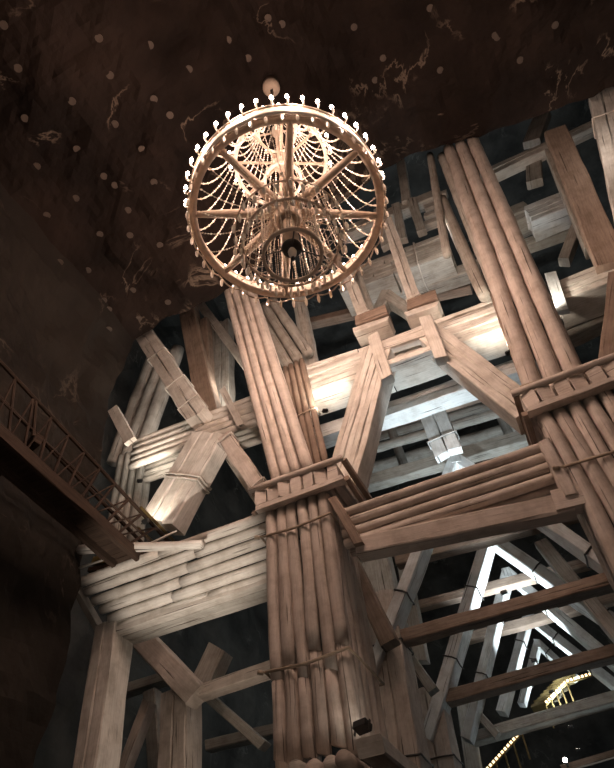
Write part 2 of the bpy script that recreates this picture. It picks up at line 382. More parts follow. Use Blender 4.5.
# bracket boards
pm('bracket_board', 'slanting bracket board right of the middle pillar top', 'bracket', (332, 497), (358, 543), 9, 11.95, depth=.5, mat='brown')
pm('bracket_board', 'slanting bracket board left of the right pillar top', 'bracket', (543, 440), (571, 494), 12, 11.95, depth=.5, mat='log')
# ------------------------------------------------------------------ beams of the front frame
t = thing('log_beam', 'wide pale beam of stepped logs left of the middle pillar, brightly lit', 'beam', V((-9, 12, 10)))
for i in range(6):                                   # stepped logs: each lower one lies further back
    z = 11.66 - i * .235; Y = 12.0 + i * .20
    for (xa, xb) in (((-12.1 + i * .17, -9.3 + .35 * ((i * 3) % 4)), (-9.28 + .35 * ((i * 3) % 4), -5.9))):
        bm = nb(); add_log(bm, V((xa, Y + .14, z)), V((xb, Y + .14, z + .03)), .148, seed=sd(), rough=.07, sides=12); mesh_obj('log', bm, 'pale', t, True)
for i in range(3):
    bm = nb(); add_timber(bm, V((-11.7 + .15 * i, 13.15 + i * .3, 10.28)), V((-5.9, 13.15 + i * .3, 10.28)), .29, .32, sd(), depth=V((0, 0, 1))); mesh_obj('soffit_plank', bm, 'grey' if i else 'pale', t)
bm = nb(); add_tube(bm, [V((-11.9, 11.85, 11.95)), V((-9.6, 11.85, 11.88)), V((-8.6, 11.85, 12.0))], .035); mesh_obj('rod', bm, 'pale', t, True)
bm = nb(); add_timber(bm, V((-12.3, 11.75, 11.85)), V((-12.1, 13.9, 10.35)), .26, .2, sd(), depth=V((1, 0, 0))); mesh_obj('end_board', bm, 'grey', t)
p = at(80, 550, 11.7); p1 = at(203, 544, 11.7)
bm = nb(); add_log(bm, p, p1, .14, .12, sd(), 14, .08, .05); ftag(mesh_obj('wooden_pole', bm, 'pale', None, True, loc=p), 'loose pale round pole lying on the lit left beam', 'pole')
t = thing('log_beam', 'beam of four stacked reddish logs between the two pillars', 'beam', V((-1.2, 12.2, 10)))
for i in range(4):
    z = 10.98 - .26 * i; Y = 12.15 + i * .05
    bm = nb(); add_log(bm, V((-3.95, Y + .13, z + .02)), V((1.45, Y + .13, z - .05)), .13, seed=sd(), rough=.05); mesh_obj('log', bm, 'log', t, True)
    bm = nb(); add_log(bm, V((-3.95, Y + .50, z + .02)), V((1.45, Y + .50, z - .05)), .13, seed=sd(), rough=.05); mesh_obj('log', bm, 'log', t, True)
pm('squared_beam', 'heavy squared brown tie beam below the four reddish logs', 'beam', (356, 545), (572, 500), 21, 12.1, depth=.45, mat='log')
pm('timber_stub', 'short squared stub bolted beside the right pillar', 'timber stub', (553, 500), (583, 493), 24, 12.0, depth=.4, mat='log')

# ------------------------------------------------------------------ struts rising from the capitals
pm('log_strut', 'leaning bundle of peeled logs rising left from the middle capital', 'strut', (290, 474), (235, 281), 36, 12.0, n=4, kind='log', depth=.6, mat='log')
pm('short_log_post', 'short dark bundle of logs behind the leaning bundle on the middle capital', 'post', (314, 466), (292, 362), 27, 13.0, n=4, kind='log', depth=.3, mat='brown', bands=(.45,))
pm('log_strut', 'three grey cut logs leaning behind the chandelier', 'strut', (296, 356), (262, 302), 32, 13.7, n=3, kind='log', depth=.35, mat='grey')
pm('log_post', 'rough grey trunk standing behind the chandelier bottom', 'post', (309, 368), (296, 290), 15, 14.2, kind='log', mat='grey')
pm('plank_strut', 'pale strut of five planks leaning right from the middle capital', 'strut', (338, 486), (377, 346), 33, 12.9, n=5, depth=.8, mat='pale')
pm('plank_strut', 'pale squared strut leaning left from the right capital', 'strut', (528, 408), (424, 328), 28, 12.9, n=3, depth=.8, mat='pale')
pm('log_post', 'tall post of three reddish logs standing on the right capital', 'post', (561, 397), (459, 138), 46, 12.0, n=3, kind='log', depth=.6, mat='log', bands=(.045,))
pm('log_post', 'slim dark log left of the tall reddish post foot', 'post', (533, 398), (493, 290), 10, 12.6, kind='log', mat='brown')
pm('log_post', 'bent grey log left of the tall reddish post', 'post', (484, 292), (440, 195), 12, 12.7, kind='log', mat='grey')
pm('log_post', 'pale grey rough log against the tall reddish post', 'post', (499, 290), (441, 152), 12, 12.4, kind='log', mat='grey')
pm('log_post', 'narrow upright grey log at the roof left of the tall reddish post', 'post', (446, 252), (429, 152), 8, 12.5, kind='log', mat='grey')
pm('squared_strut', 'dark reddish strut at the right photo edge above the right capital', 'strut', (604, 374), (616, 270), 14, 12.4, depth=.4, mat='brown')

# ------------------------------------------------------------------ the middle level beam
pm('log_beam', 'beam of five stepped pale logs at the left under the leaning plank post', 'beam', (131, 452), (300, 390), 41, 13.2, n=5, kind='log', depth=1.2, mat='pale', joints=True)
pm('board_strip', 'thin upright board nailed on the upper left log beam', 'board', (240, 425), (222, 388), 7, 13.05, depth=.12, mat='pale')
pm('plank_beam', 'rough crib beam of pale planks between the two struts, lit by a hot spot', 'beam', (300, 381), (500, 310), 44, 13.3, n=7, depth=1.2, mat='pale', joints=True)
pm('plank_beam', 'pale plank beam running to the right photo edge behind the tall reddish post', 'beam', (556, 291), (640, 257), 32, 13.3, n=4, depth=1.2, mat='pale')
pm('collar_board', 'bright white collar board on the right plank beam', 'board', (563, 310), (550, 272), 11, 13.2, depth=.2, mat='white')
pm('plank_beam', 'lower two plank beam at right edge beneath the pale plank beam', 'beam', (560, 333), (640, 296), 17, 14.6, n=2, depth=.6, mat='grey')
for (a, b, lb) in (((355, 330), (386, 318), 'brown block under the left one of two short posts on the crib beam'), ((407, 314), (436, 303), 'brown block under the right one of two short posts on the crib beam')):
    pm('bearing_block', lb, 'block', (a[0], a[1] - 10), (b[0], b[1] - 10), 15, 12.9, depth=.7, mat='brown')
    pm('cap_plank', lb.replace('brown block', 'thin pale cap plank'), 'plank', (a[0] - 2, a[1]), (b[0] + 2, b[1]), 7, 12.85, depth=.75, mat='pale')
pm('box_post', 'pale two plank post above the crib beam, right of the chandelier', 'post', (417, 308), (386, 218), 12, 13.0, n=2, depth=.45, mat='pale', bands=(.1,), bandmat='pale')
pm('box_post', 'short pale post above the crib beam, just under the chandelier', 'post', (366, 322), (346, 272), 12, 13.0, n=2, depth=.45, mat='pale', bands=(.15,), bandmat='pale')
pm('log_post', 'thin grey log beside the short pale post under the chandelier', 'post', (371, 312), (357, 272), 7, 13.6, kind='log', mat='grey')
# ladder shaped frame between the struts
t = thing('ladder_frame', 'pale ladder shaped frame of short posts and rails between the strut heads', 'frame', at(385, 375, 12.8))
for q0, q1, w, y in (((386, 377), (372, 334), 13, 12.7), ((441, 357), (425, 316), 13, 12.7), ((378, 348), (434, 329), 8, 12.85), ((384, 364), (440, 344), 7, 12.85)):
    p0, p1 = at(*q0, y), at(*q1, y); W = w / ppm(p0); bm = nb(); add_timber(bm, p0, p1, W, .35, sd()); mesh_obj('upright' if w == 13 else 'rail', bm, 'pale', t)
pm('plank_beam', 'light bluish white beam crossing behind both plank struts', 'beam', (300, 437), (528, 360), 19, 15.0, n=2, depth=.7, mat='white')
pm('squared_beam', 'grey beam low behind the upper left log beam', 'beam', (205, 438), (300, 405), 12, 15.0, depth=.6, mat='grey')

# ------------------------------------------------------------------ left bay
pm('box_strut', 'wide bright plank strut with a double strap, left bay', 'strut', (156, 520), (207, 432), 46, 12.75, n=3, depth=.7, mat='pale', bands=(.45, .49), bandmat='pale', bt=.03)
pm('box_strut', 'narrow reddish box strut leaning onto the middle capital from the left', 'strut', (262, 492), (222, 434), 16, 12.2, n=1, depth=.4, mat='log', bands=(.12, .92), bandmat='pale')
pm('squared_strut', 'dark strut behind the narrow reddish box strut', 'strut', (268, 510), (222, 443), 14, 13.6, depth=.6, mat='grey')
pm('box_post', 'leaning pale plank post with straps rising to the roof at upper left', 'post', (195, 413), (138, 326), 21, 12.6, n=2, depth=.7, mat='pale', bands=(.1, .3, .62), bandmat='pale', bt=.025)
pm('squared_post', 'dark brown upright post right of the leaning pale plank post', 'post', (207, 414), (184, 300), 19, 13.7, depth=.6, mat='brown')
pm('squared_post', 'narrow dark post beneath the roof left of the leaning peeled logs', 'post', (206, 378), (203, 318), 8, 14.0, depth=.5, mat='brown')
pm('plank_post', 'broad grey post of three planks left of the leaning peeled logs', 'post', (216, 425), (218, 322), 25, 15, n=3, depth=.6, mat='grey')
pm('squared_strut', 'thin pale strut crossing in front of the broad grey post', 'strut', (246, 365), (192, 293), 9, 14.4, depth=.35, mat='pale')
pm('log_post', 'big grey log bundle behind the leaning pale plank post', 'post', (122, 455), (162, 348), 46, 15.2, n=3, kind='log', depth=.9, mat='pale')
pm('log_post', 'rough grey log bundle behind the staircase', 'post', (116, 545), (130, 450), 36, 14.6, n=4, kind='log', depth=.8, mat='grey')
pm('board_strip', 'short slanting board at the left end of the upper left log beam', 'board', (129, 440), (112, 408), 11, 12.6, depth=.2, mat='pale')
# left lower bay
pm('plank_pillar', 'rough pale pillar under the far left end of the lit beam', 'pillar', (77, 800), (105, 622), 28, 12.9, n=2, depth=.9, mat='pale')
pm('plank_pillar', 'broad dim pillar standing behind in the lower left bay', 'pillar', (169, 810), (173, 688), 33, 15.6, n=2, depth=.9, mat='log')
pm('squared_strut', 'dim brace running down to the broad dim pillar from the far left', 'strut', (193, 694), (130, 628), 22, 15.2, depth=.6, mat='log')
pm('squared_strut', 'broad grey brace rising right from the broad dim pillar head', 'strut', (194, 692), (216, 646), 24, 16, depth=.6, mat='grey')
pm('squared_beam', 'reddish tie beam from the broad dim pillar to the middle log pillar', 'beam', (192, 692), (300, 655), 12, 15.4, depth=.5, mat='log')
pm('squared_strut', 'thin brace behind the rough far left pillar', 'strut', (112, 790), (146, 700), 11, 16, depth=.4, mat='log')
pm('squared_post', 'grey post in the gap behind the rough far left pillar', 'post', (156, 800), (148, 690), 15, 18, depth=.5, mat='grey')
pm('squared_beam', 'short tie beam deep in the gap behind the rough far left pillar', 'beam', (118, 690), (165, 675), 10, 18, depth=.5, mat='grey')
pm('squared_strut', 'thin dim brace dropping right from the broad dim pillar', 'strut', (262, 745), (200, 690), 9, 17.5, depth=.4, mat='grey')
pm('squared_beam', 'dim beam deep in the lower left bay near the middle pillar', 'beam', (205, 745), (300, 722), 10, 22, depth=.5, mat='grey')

# ------------------------------------------------------------------ upper right
pm('crib_block', 'big pale crib of short timbers right of the chandelier', 'crib', (340, 281), (447, 242), 38, 15.0, n=5, depth=1.5, mat='grey', bands=(.72,), bandmat='pale', joints=True)
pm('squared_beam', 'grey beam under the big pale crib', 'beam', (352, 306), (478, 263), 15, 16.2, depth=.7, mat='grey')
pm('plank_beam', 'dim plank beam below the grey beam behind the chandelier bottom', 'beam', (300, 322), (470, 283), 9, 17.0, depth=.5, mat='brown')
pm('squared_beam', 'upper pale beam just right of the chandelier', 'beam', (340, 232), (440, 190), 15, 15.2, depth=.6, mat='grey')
for q0, q1, w, lb in (((402, 238), (395, 203), 8, 'left short upright on the big pale crib'), ((421, 230), (411, 198), 9, 'right short upright on the big pale crib'), ((406, 200), (400, 160), 9, 'short upright at the roof above the upper pale beam'), ((385, 245), (377, 208), 8, 'short upright beside the chandelier rim on the big pale crib')):
    pm('short_post', lb, 'post', q0, q1, w, 15.0, depth=.35, mat='grey')
for i in range(4):
    pm('wall_plank', ('topmost', 'second', 'third', 'lowest')[i] + ' of four short grey planks beside the tall reddish post head', 'plank', (424, 199 + i * 8), (446, 191 + i * 8), 7.5, 15.3, depth=.4, mat='grey')
for q0, q1, w, lb in (((374, 318), (386, 290), 12, 'left arm of the small grey chevron under the big crib'), ((410, 309), (384, 292), 12, 'right arm of the small grey chevron under the big crib')):
    pm('squared_strut', lb, 'strut', q0, q1, w, 15.2, depth=.6, mat='grey')
pm('plank_beam', 'pale two plank beam under the roof at upper right', 'beam', (480, 175), (600, 119), 15, 14.2, n=2, depth=.5, mat='pale')
pm('short_post', 'short grey post hanging from the pale two plank beam', 'post', (534, 180), (533, 158), 15, 14.6, depth=.4, mat='grey')
pm('squared_post', 'pale post head touching the roof at upper right', 'post', (531, 140), (542, 112), 16, 14.7, depth=.4, mat='grey')
pm('crib_block', 'pale plank crib under the roof at upper right', 'crib', (529, 213), (575, 194), 31, 14.6, n=4, depth=1.0, mat='white')
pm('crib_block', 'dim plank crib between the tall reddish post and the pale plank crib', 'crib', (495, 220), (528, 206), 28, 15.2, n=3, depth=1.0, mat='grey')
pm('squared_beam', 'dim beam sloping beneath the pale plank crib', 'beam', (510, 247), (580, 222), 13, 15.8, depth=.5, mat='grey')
pm('squared_strut', 'wide dark brown strut at upper right between the crib and right post', 'strut', (611, 262), (555, 128), 24, 13.0, depth=.5, mat='brown')
pm('squared_strut', 'pale grey strut along the left of the wide dark brown strut', 'strut', (590, 246), (549, 148), 10, 13.5, depth=.5, mat='grey')
pm('squared_strut', 'short grey brace left of the pale grey strut', 'strut', (563, 258), (577, 222), 11, 14.2, depth=.4, mat='grey')
pm('box_post', 'pale plank post with a strap at the top right photo corner', 'post', (645, 272), (599, 84), 27, 12.4, n=2, depth=.8, mat='pale', bands=(.78,), bandmat='pale')

# ------------------------------------------------------------------ the row of frames receding behind
pm('box_post', 'white two plank post standing on the tip of the nearest chevron', 'post', (447, 450), (423, 390), 27, 16.9, n=2, depth=.4, mat='white', bands=(.2,), bandmat='white')
def chevron(label, apex, l, r, wpx, ord_):
    Z = 16.4; d = ray(*apex); Y = d.y * (Z - 1.6) / d.z
    A, Lp, Rp = at(*apex, Y), at(*l, Y), at(*r, Y); Lp = A.lerp(Lp, 1.25); Rp = A.lerp(Rp, 1.3); w = wpx / ppm(A)
    t = thing('a_frame', label, 'A-frame', V((A.x, Y, min(Lp.z, Rp.z))), None)
    for P in (Lp, Rp):
        bm = nb(); add_timber(bm, P, A, w * .78, w * 1.7, sd()); mesh_obj('rafter', bm, 'white', t)
        a, s, dd = axes(P, A)
        for q in (.35, .7): mesh_obj('strap', band_bm(P.lerp(A, q), a, s, dd, w * .39 + .03, -.03, w * 1.7 + .03, .03), 'steel', t, True)
    bm = nb(); add_timber(bm, A + V((0, -.04, -.35)), A + V((0, -.04, .1)), w * .7, .06, sd()); mesh_obj('apex_plate', bm, 'white', t)
    return Y, A
CH = [chevron('nearest and largest white A-frame behind the right bay', (454, 455), (386, 628), (622, 572), 13, 0),
      chevron('second white A-frame from the front in the receding row', (487, 533), (440, 690), (632, 632), 14, 1),
      chevron('third white A-frame in the receding row', (506, 570), (474, 700), (628, 672), 11, 2),
      chevron('fourth white A-frame in the receding row', (527, 613), (506, 690), (606, 676), 10, 3),
      chevron('smallest farthest white A-frame of the receding row', (537, 641), (524, 690), (566, 668), 8, 4)]
print('CHY', [round(c[0], 1) for c in CH])
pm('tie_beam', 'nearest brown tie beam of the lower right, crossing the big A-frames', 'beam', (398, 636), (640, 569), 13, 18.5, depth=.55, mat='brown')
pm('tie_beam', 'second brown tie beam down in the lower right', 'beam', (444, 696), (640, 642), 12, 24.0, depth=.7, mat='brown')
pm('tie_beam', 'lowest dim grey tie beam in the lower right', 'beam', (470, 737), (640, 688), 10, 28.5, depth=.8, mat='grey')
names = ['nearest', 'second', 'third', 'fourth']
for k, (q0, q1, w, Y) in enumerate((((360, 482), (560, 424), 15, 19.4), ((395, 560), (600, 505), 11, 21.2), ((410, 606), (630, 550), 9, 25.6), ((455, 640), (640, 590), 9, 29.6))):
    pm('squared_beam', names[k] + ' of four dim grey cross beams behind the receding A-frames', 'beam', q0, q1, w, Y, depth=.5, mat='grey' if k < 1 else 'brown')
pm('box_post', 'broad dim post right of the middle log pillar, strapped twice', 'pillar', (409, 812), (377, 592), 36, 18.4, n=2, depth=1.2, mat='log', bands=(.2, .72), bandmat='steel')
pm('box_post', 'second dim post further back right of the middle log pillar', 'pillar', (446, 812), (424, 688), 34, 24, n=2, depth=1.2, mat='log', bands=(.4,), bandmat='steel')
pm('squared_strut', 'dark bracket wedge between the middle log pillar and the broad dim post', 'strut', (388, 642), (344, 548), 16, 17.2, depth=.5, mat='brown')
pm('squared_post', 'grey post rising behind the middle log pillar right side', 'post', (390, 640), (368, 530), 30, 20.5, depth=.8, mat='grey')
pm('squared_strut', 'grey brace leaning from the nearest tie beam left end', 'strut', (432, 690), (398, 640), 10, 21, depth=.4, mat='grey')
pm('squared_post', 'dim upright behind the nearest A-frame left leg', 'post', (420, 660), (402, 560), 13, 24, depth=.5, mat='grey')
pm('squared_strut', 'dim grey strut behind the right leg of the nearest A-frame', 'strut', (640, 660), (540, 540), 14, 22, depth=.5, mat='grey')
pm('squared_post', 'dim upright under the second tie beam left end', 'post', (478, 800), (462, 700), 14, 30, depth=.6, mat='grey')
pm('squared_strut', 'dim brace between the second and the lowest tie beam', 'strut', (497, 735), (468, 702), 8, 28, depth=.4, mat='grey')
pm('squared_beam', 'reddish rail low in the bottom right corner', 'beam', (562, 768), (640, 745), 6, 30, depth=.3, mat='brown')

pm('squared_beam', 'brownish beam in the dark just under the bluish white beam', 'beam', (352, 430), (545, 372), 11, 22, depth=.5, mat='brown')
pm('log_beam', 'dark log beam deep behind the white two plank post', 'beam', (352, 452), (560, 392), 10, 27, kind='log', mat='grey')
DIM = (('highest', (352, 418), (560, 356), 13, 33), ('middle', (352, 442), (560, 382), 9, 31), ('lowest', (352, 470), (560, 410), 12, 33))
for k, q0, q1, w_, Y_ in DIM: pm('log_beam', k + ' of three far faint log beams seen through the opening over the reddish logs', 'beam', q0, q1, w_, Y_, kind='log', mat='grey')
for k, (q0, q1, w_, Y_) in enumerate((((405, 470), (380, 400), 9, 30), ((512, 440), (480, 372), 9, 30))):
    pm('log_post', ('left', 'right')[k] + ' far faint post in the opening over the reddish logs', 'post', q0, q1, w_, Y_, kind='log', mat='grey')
# ------------------------------------------------------------------ lit walkways deep in the lower right
def lit_rail(label, pts, n, Y):
    P = [at(*p, Y) for p in pts]; t = thing('lit_handrail', label, 'handrail', P[0])
    bm = nb(); add_tube(bm, [p + V((0, .06, -.08)) for p in P], .05); mesh_obj('rail', bm, 'yellow', t, True)
    L = [(b - a).length for a, b in zip(P, P[1:])]; tot = sum(L)
    for i in range(n):
        s = tot * (i + .5) / n; k = 0
        while k < len(L) - 1 and s > L[k]: s -= L[k]; k += 1
        a = (P[k + 1] - P[k]).normalized(); c = P[k] + a * s; h = tot / n * .3
        bm = nb(); add_tube(bm, [c - a * h, c + a * h], .055); mesh_obj('lamp', bm, 'led', t)
    for i in range(5):
        c = P[0].lerp(P[1], i / 4); bm = nb(); add_tube(bm, [c + V((0, .06, -.1)), c + V((0, .06, -1.1))], .04); mesh_obj('baluster', bm, 'yellow', t)
    return P
lit_rail('amber lit handrail of the deep walkway with a bend, right of the A-frames', [(545, 703), (566, 681), (603, 670)], 18, 33)
P = lit_rail('amber lit handrail rising at the very bottom right', [(486, 770), (521, 731)], 12, 31)
t = thing('walkway_stairs', 'dim yellowish stair treads behind the bent amber handrail', 'stairs', at(528, 712, 34))
for i in range(9):
    a = at(531 + i * 3.2, 706 - i * 3.4, 34); b = at(548 + i * 3.2, 700 - i * 3.4, 34); bm = nb(); add_timber(bm, a, b, .16, .9, sd()); mesh_obj('tread', bm, 'yellow', t)
q = at(565, 760, 29); bm = nb(); bmesh.ops.create_icosphere(bm, subdivisions=2, radius=.09, matrix=Matrix.Translation(q)); 
t = thing('small_lamp', 'tiny white lamp glowing at the bottom right', 'lamp', q); mesh_obj('bulb', bm, 'lamp', t, True)
bm = nb(); add_tube(bm, [q + V((0, .1, 0)), q + V((0, .5, -.1))], .05); mesh_obj('lamp_holder', bm, 'steel', t)

# ------------------------------------------------------------------ staircase on the left wall
X = -9.9
def xs(x, y): return atx(x, y, X)
t = thing('staircase', 'dark brown railed staircase descending along the left rock wall', 'staircase', xs(150, 548))
def barx(name, q0, q1, r, mat, dx=0, sq=None):
    a, b = xs(*q0) + V((dx, 0, 0)), xs(*q1) + V((dx, 0, 0)); bm = nb()
    if sq: add_timber(bm, a, b, sq, .12, sd(), depth=V((1, 0, 0)))
    else: add_tube(bm, [a, b], r, 6)
    return mesh_obj(name, bm, mat, t)
barx('handrail', (-25, 335), (168, 541), .06, 'dark'); barx('handrail', (-25, 335), (168, 541), .06, 'dark', -.75)
barx('middle_rail', (-25, 375), (155, 546), .035, 'dark'); 
barx('stringer', (-25, 412), (136, 556), 0, 'dark', 0, .34); barx('stringer', (-25, 412), (136, 556), 0, 'dark', -.75, .3)
barx('edge_rail', (139, 508), (172, 541), .05, 'yellow', .06); barx('edge_rail', (146, 524), (168, 545), .04, 'yellow', -.3)
hr0, hr1 = xs(-25, 335), xs(168, 541); st0, st1 = xs(-25, 412), xs(136, 556)
for i in range(13):
    u = i / 12; a = hr0.lerp(hr1, u); b = st0.lerp(st1, u); b = V((b.x, b.y, b.z))
    bm = nb(); add_tube(bm, [a, b], .04, 6); mesh_obj('baluster', bm, 'dark', t)
    if i < 12:
        c = hr0.lerp(hr1, (i + 1) / 12); bm = nb(); add_tube(bm, [b, c], .025, 5); mesh_obj('cross_brace', bm, 'dark', t)
for i in range(30):
    u = i / 29; a = st0.lerp(st1, u); bm = nb(); add_timber(bm, a + V((0, 0, .05)), a + V((-.75, 0, .05)), .22, .04, sd(), depth=V((0, 0, 1))); mesh_obj('tread', bm, 'dark', t)
p = xs(36, 402); bm = nb(); add_tube(bm, [p, xs(33, 436)], .05); mesh_obj('newel', bm, 'dark', t)
a, b = xs(34, 436), atx(-14, 474, -11.9)
bm = nb(); add_timber(bm, a, b, .25, .25, sd()); ftag(mesh_obj('support_strut', bm, 'dark', None, loc=b), 'dark strut propping the staircase against the left wall', 'strut')
# platform and its yellow members at the stair foot
t = thing('stair_landing', 'dark landing with yellow beams behind the loose pale pole', 'landing', at(130, 562, 12.4))
for q0, q1, w, m in (((92, 560), (165, 551), 8, 'yellow'), ((88, 569), (140, 560), 5, 'dark'), ((120, 558), (150, 572), 4, 'yellow')):
    a, b = at(*q0, 12.5), at(*q1, 12.5); bm = nb(); add_timber(bm, a, b, w / ppm(a), .8, sd()); mesh_obj('beam', bm, m, t)

# ------------------------------------------------------------------ chandelier
CX, CY = -2.22, 6.33; RZ = 15.32
CH_T = thing('chandelier', 'huge round tiered crystal chandelier with lit candle bulbs hanging from the roof', 'chandelier', V((CX, CY, 13.0)))
def cp(r, th, z): return V((CX + r * cos(th), CY + r * sin(th), z))
def lathe(name, prof, mat, seg=96, closed=True, parent=CH_T):
    bm = nb(); add_lathe(bm, CX, CY, prof, seg, closed); return mesh_obj(name, bm, mat, parent, True)
def tagl(o, s): o['label'] = s; return o
main = lathe('main_ring', [(2.16, RZ), (2.33, RZ), (2.33, RZ + .05), (2.16, RZ + .05)], 'brass')
lathe('ring_band', [(2.33, RZ + .05), (2.36, RZ + .05), (2.36, RZ + .55), (2.33, RZ + .55)], 'cream', parent=CH_T)
lathe('ring_molding', [(2.31, RZ + .55), (2.39, RZ + .55), (2.39, RZ + .6), (2.31, RZ + .6)], 'brass', parent=CH_T)
hb = lathe('hub', [(.0, RZ + .6), (.12, RZ + .6), (.2, RZ + .45), (.3, RZ + .36), (.34, RZ + .22), (.34, RZ - .12), (.30, RZ - .3), (.24, RZ - .34), (.22, RZ - .26), (0, RZ - .26)], 'brass', 32, False)
for k in range(8):
    th = pi / 8 * 0 + k * pi / 4 + radians(27.5)
    bm = nb(); add_tube(bm, [cp(.28, th, RZ + .12), cp(.8, th, RZ + .12), cp(1.6, th, RZ + .1), cp(2.2, th, RZ + .06)], [.15, .13, .10, .07], 12); mesh_obj('spoke', bm, 'brass', CH_T, True)
# centre mast and upper tiers
bm = nb(); add_lathe(bm, CX, CY, [(0, 25.2), (.05, 25.2), (.05, 21.4), (.16, 21.3), (.16, 21.0), (.08, 20.9), (.08, 19.2), (.2, 19.0), (.25, 18.7), (.2, 18.4), (.09, 18.3), (.09, 16.3), (0, 16.3)], 16); mesh_obj('mast', bm, 'brass', CH_T, True)
def link_chain():
    bm = nb(); z = 25.75
    while z > 25.1:
        add_tube(bm, [V((CX + .05 * cos(a), CY, z + .09 * sin(a))) for a in [i * pi / 4 for i in range(8)]], .018, 5, closed=True); z -= .13
    return bm
mesh_obj('chain', link_chain(), 'steel', CH_T, True)
bm = nb(); add_lathe(bm, CX, CY, [(0, 26.3), (.3, 26.3), (.32, 25.75), (.22, 25.65), (.05, 25.6), (0, 25.6)], 20); mesh_obj('ceiling_rose', bm, 'brass', CH_T, True)
def tier(r, z, h, w=.1):
    lathe('tier_ring', [(r - w, z), (r, z), (r, z + h), (r - .03, z + h), (r - .03, z + .04), (r - w, z + .04)], 'cream', 64)
tier(1.32, 18.55, .26); tier(.62, 21.0, .16, .08); tier(.52, 17.35, .12, .08)
for k in range(8):
    th = k * pi / 4 + radians(27.5)
    bm = nb(); add_tube(bm, [cp(.1, th, 18.62), cp(1.28, th, 18.6)], .04, 8); mesh_obj('tier_spoke', bm, 'brass', CH_T, True)
for k in range(4):
    th = k * pi / 2 + .3
    bm = nb(); add_tube(bm, [cp(.08, th, 21.1), cp(.58, th, 21.05)], .03, 6); mesh_obj('tier_spoke', bm, 'brass', CH_T, True)
def candle(r, th, z, s=1.0):
    """curved arm > bulb"""
    bm = nb(); add_tube(bm, [cp(r, th, z + .02), cp(r + .05 * s, th, z - .07), cp(r + .10 * s, th, z - .02), cp(r + .11 * s, th, z + .07 * s), cp(r + .10 * s, th, z + .16 * s)], [.016, .018, .022, .034, .03], 8)
    a = mesh_obj('candle_arm', bm, 'cream', CH_T, True)
    bm = nb(); c = cp(r + .10 * s, th, z + .17 * s)
    add_lathe(bm, c.x, c.y, [(0, c.z + .17 * s), (.014 * s, c.z + .14 * s), (.033 * s, c.z + .075 * s), (.035 * s, c.z + .04 * s), (.02, c.z), (0, c.z)], 8)
    b = mesh_obj('bulb', bm, 'bulb', CH_T, True); b.parent = a; return a
for k in range(44): candle(2.34, k * 2 * pi / 44 + .04, RZ + .56, 1.3)
for k in range(22): candle(1.32, k * 2 * pi / 22, 18.7, 1.25)
for k in range(10): candle(.62, k * 2 * pi / 10, 21.1, 1.1)
def strand(a, b, sag, nbd, r=.022, name='bead_strand'):
    bm = nb(); L = (b - a).length
    pts = [a.lerp(b, i / 10) - V((0, 0, sag * 4 * (i / 10) * (1 - i / 10))) for i in range(11)]
    add_tube(bm, pts, .006, 4)
    for i in range(nbd):
        t = (i + .5) / nbd; c = a.lerp(b, t) - V((0, 0, sag * 4 * t * (1 - t))); d = (b - a).normalized()
        s = r * (1.25 if i % 3 == 0 else .85)
        vs = [bm.verts.new(c + d * s * 1.5), bm.verts.new(c - d * s * 1.5)]
        e1 = d.cross(V((0, 0, 1)) if abs(d.z) < .9 else V((1, 0, 0))).normalized(); e2 = d.cross(e1)
        m = [bm.verts.new(c + (e1 * cos(q * pi / 2) + e2 * sin(q * pi / 2)) * s) for q in range(4)]
        for q in range(4): bm.faces.new((vs[0], m[q], m[(q + 1) % 4])); bm.faces.new((vs[1], m[(q + 1) % 4], m[q]))
    return mesh_obj(name, bm, 'crystal', CH_T)
n = 34
for k in range(n):                                             # main ring up to the middle tier
    th = k * 2 * pi / n + .05; strand(cp(2.3, th, RZ + .4), cp(1.28, th, 18.5), .95, 30, .026)
for k in range(20):                                            # long swags from the main ring to the hub
    th = k * 2 * pi / 24; strand(cp(2.15, th, RZ + .05), cp(.33, th + .55, RZ - .05), .42, 24, .022, 'cross_strand')
for k in range(32):
    th = k * 2 * pi / 32; strand(cp(1.24, th, 18.8), cp(.56, th, 21.0), .62, 30, .026, 'tier_strand')
for k in range(16):
    th = k * 2 * pi / 16; strand(cp(.52, th, 17.4), cp(1.2, th, 18.55), .12, 12, .02, 'inner_strand')
for k in range(12):
    th = k * 2 * pi / 12; strand(cp(.5, th, 21.0), cp(.06, th, 22.6), .1, 14, .02, 'crown_strand')
# lower basket
lathe('basket_ring', [(1.05, 13.9), (1.10, 13.9), (1.10, 13.95), (1.05, 13.95)], 'brass', 48)
lathe('lower_ring', [(.60, 13.38), (.665, 13.38), (.665, 13.46), (.60, 13.46)], 'brass', 48)
for k in range(30):
    th = k * 2 * pi / 30; strand(cp(.95, th, RZ + .05), cp(1.07, th, 13.94), .1, 16, .018, 'basket_strand')
for k in range(30):
    th = k * 2 * pi / 30 + .05; strand(cp(1.06, th, 13.9), cp(.66, th, 13.46), .10, 12, .017, 'curtain_strand')
for k in range(4):
    th = k * pi / 2 + .5; bm = nb(); add_tube(bm, [cp(.61, th, 13.42), cp(.1, th, 13.7)], .018, 5); mesh_obj('ring_stay', bm, 'steel', CH_T)
mesh_b = nb(); add_lathe(mesh_b, CX, CY, [(0, RZ - .3), (.13, RZ - .3), (.13, 14.35), (.19, 14.3), (.19, 14.15), (.07, 14.1), (.07, 13.75), (0, 13.75)], 20); mesh_obj('lower_shaft', mesh_b, 'brass', CH_T, True)
lathe('lower_cup', [(0, 13.85), (.2, 13.83), (.24, 13.74), (.2, 13.68), (0, 13.68)], 'steel', 24, False)
lathe('finial', [(0, 13.7), (.07, 13.68), (.1, 13.58), (.09, 13.48), (.05, 13.4), (.03, 13.34), (0, 13.32)], 'cream', 16, False)
lathe('finial_tip', [(0, 13.34), (.045, 13.33), (.045, 13.27), (0, 13.25)], 'black', 12, False)
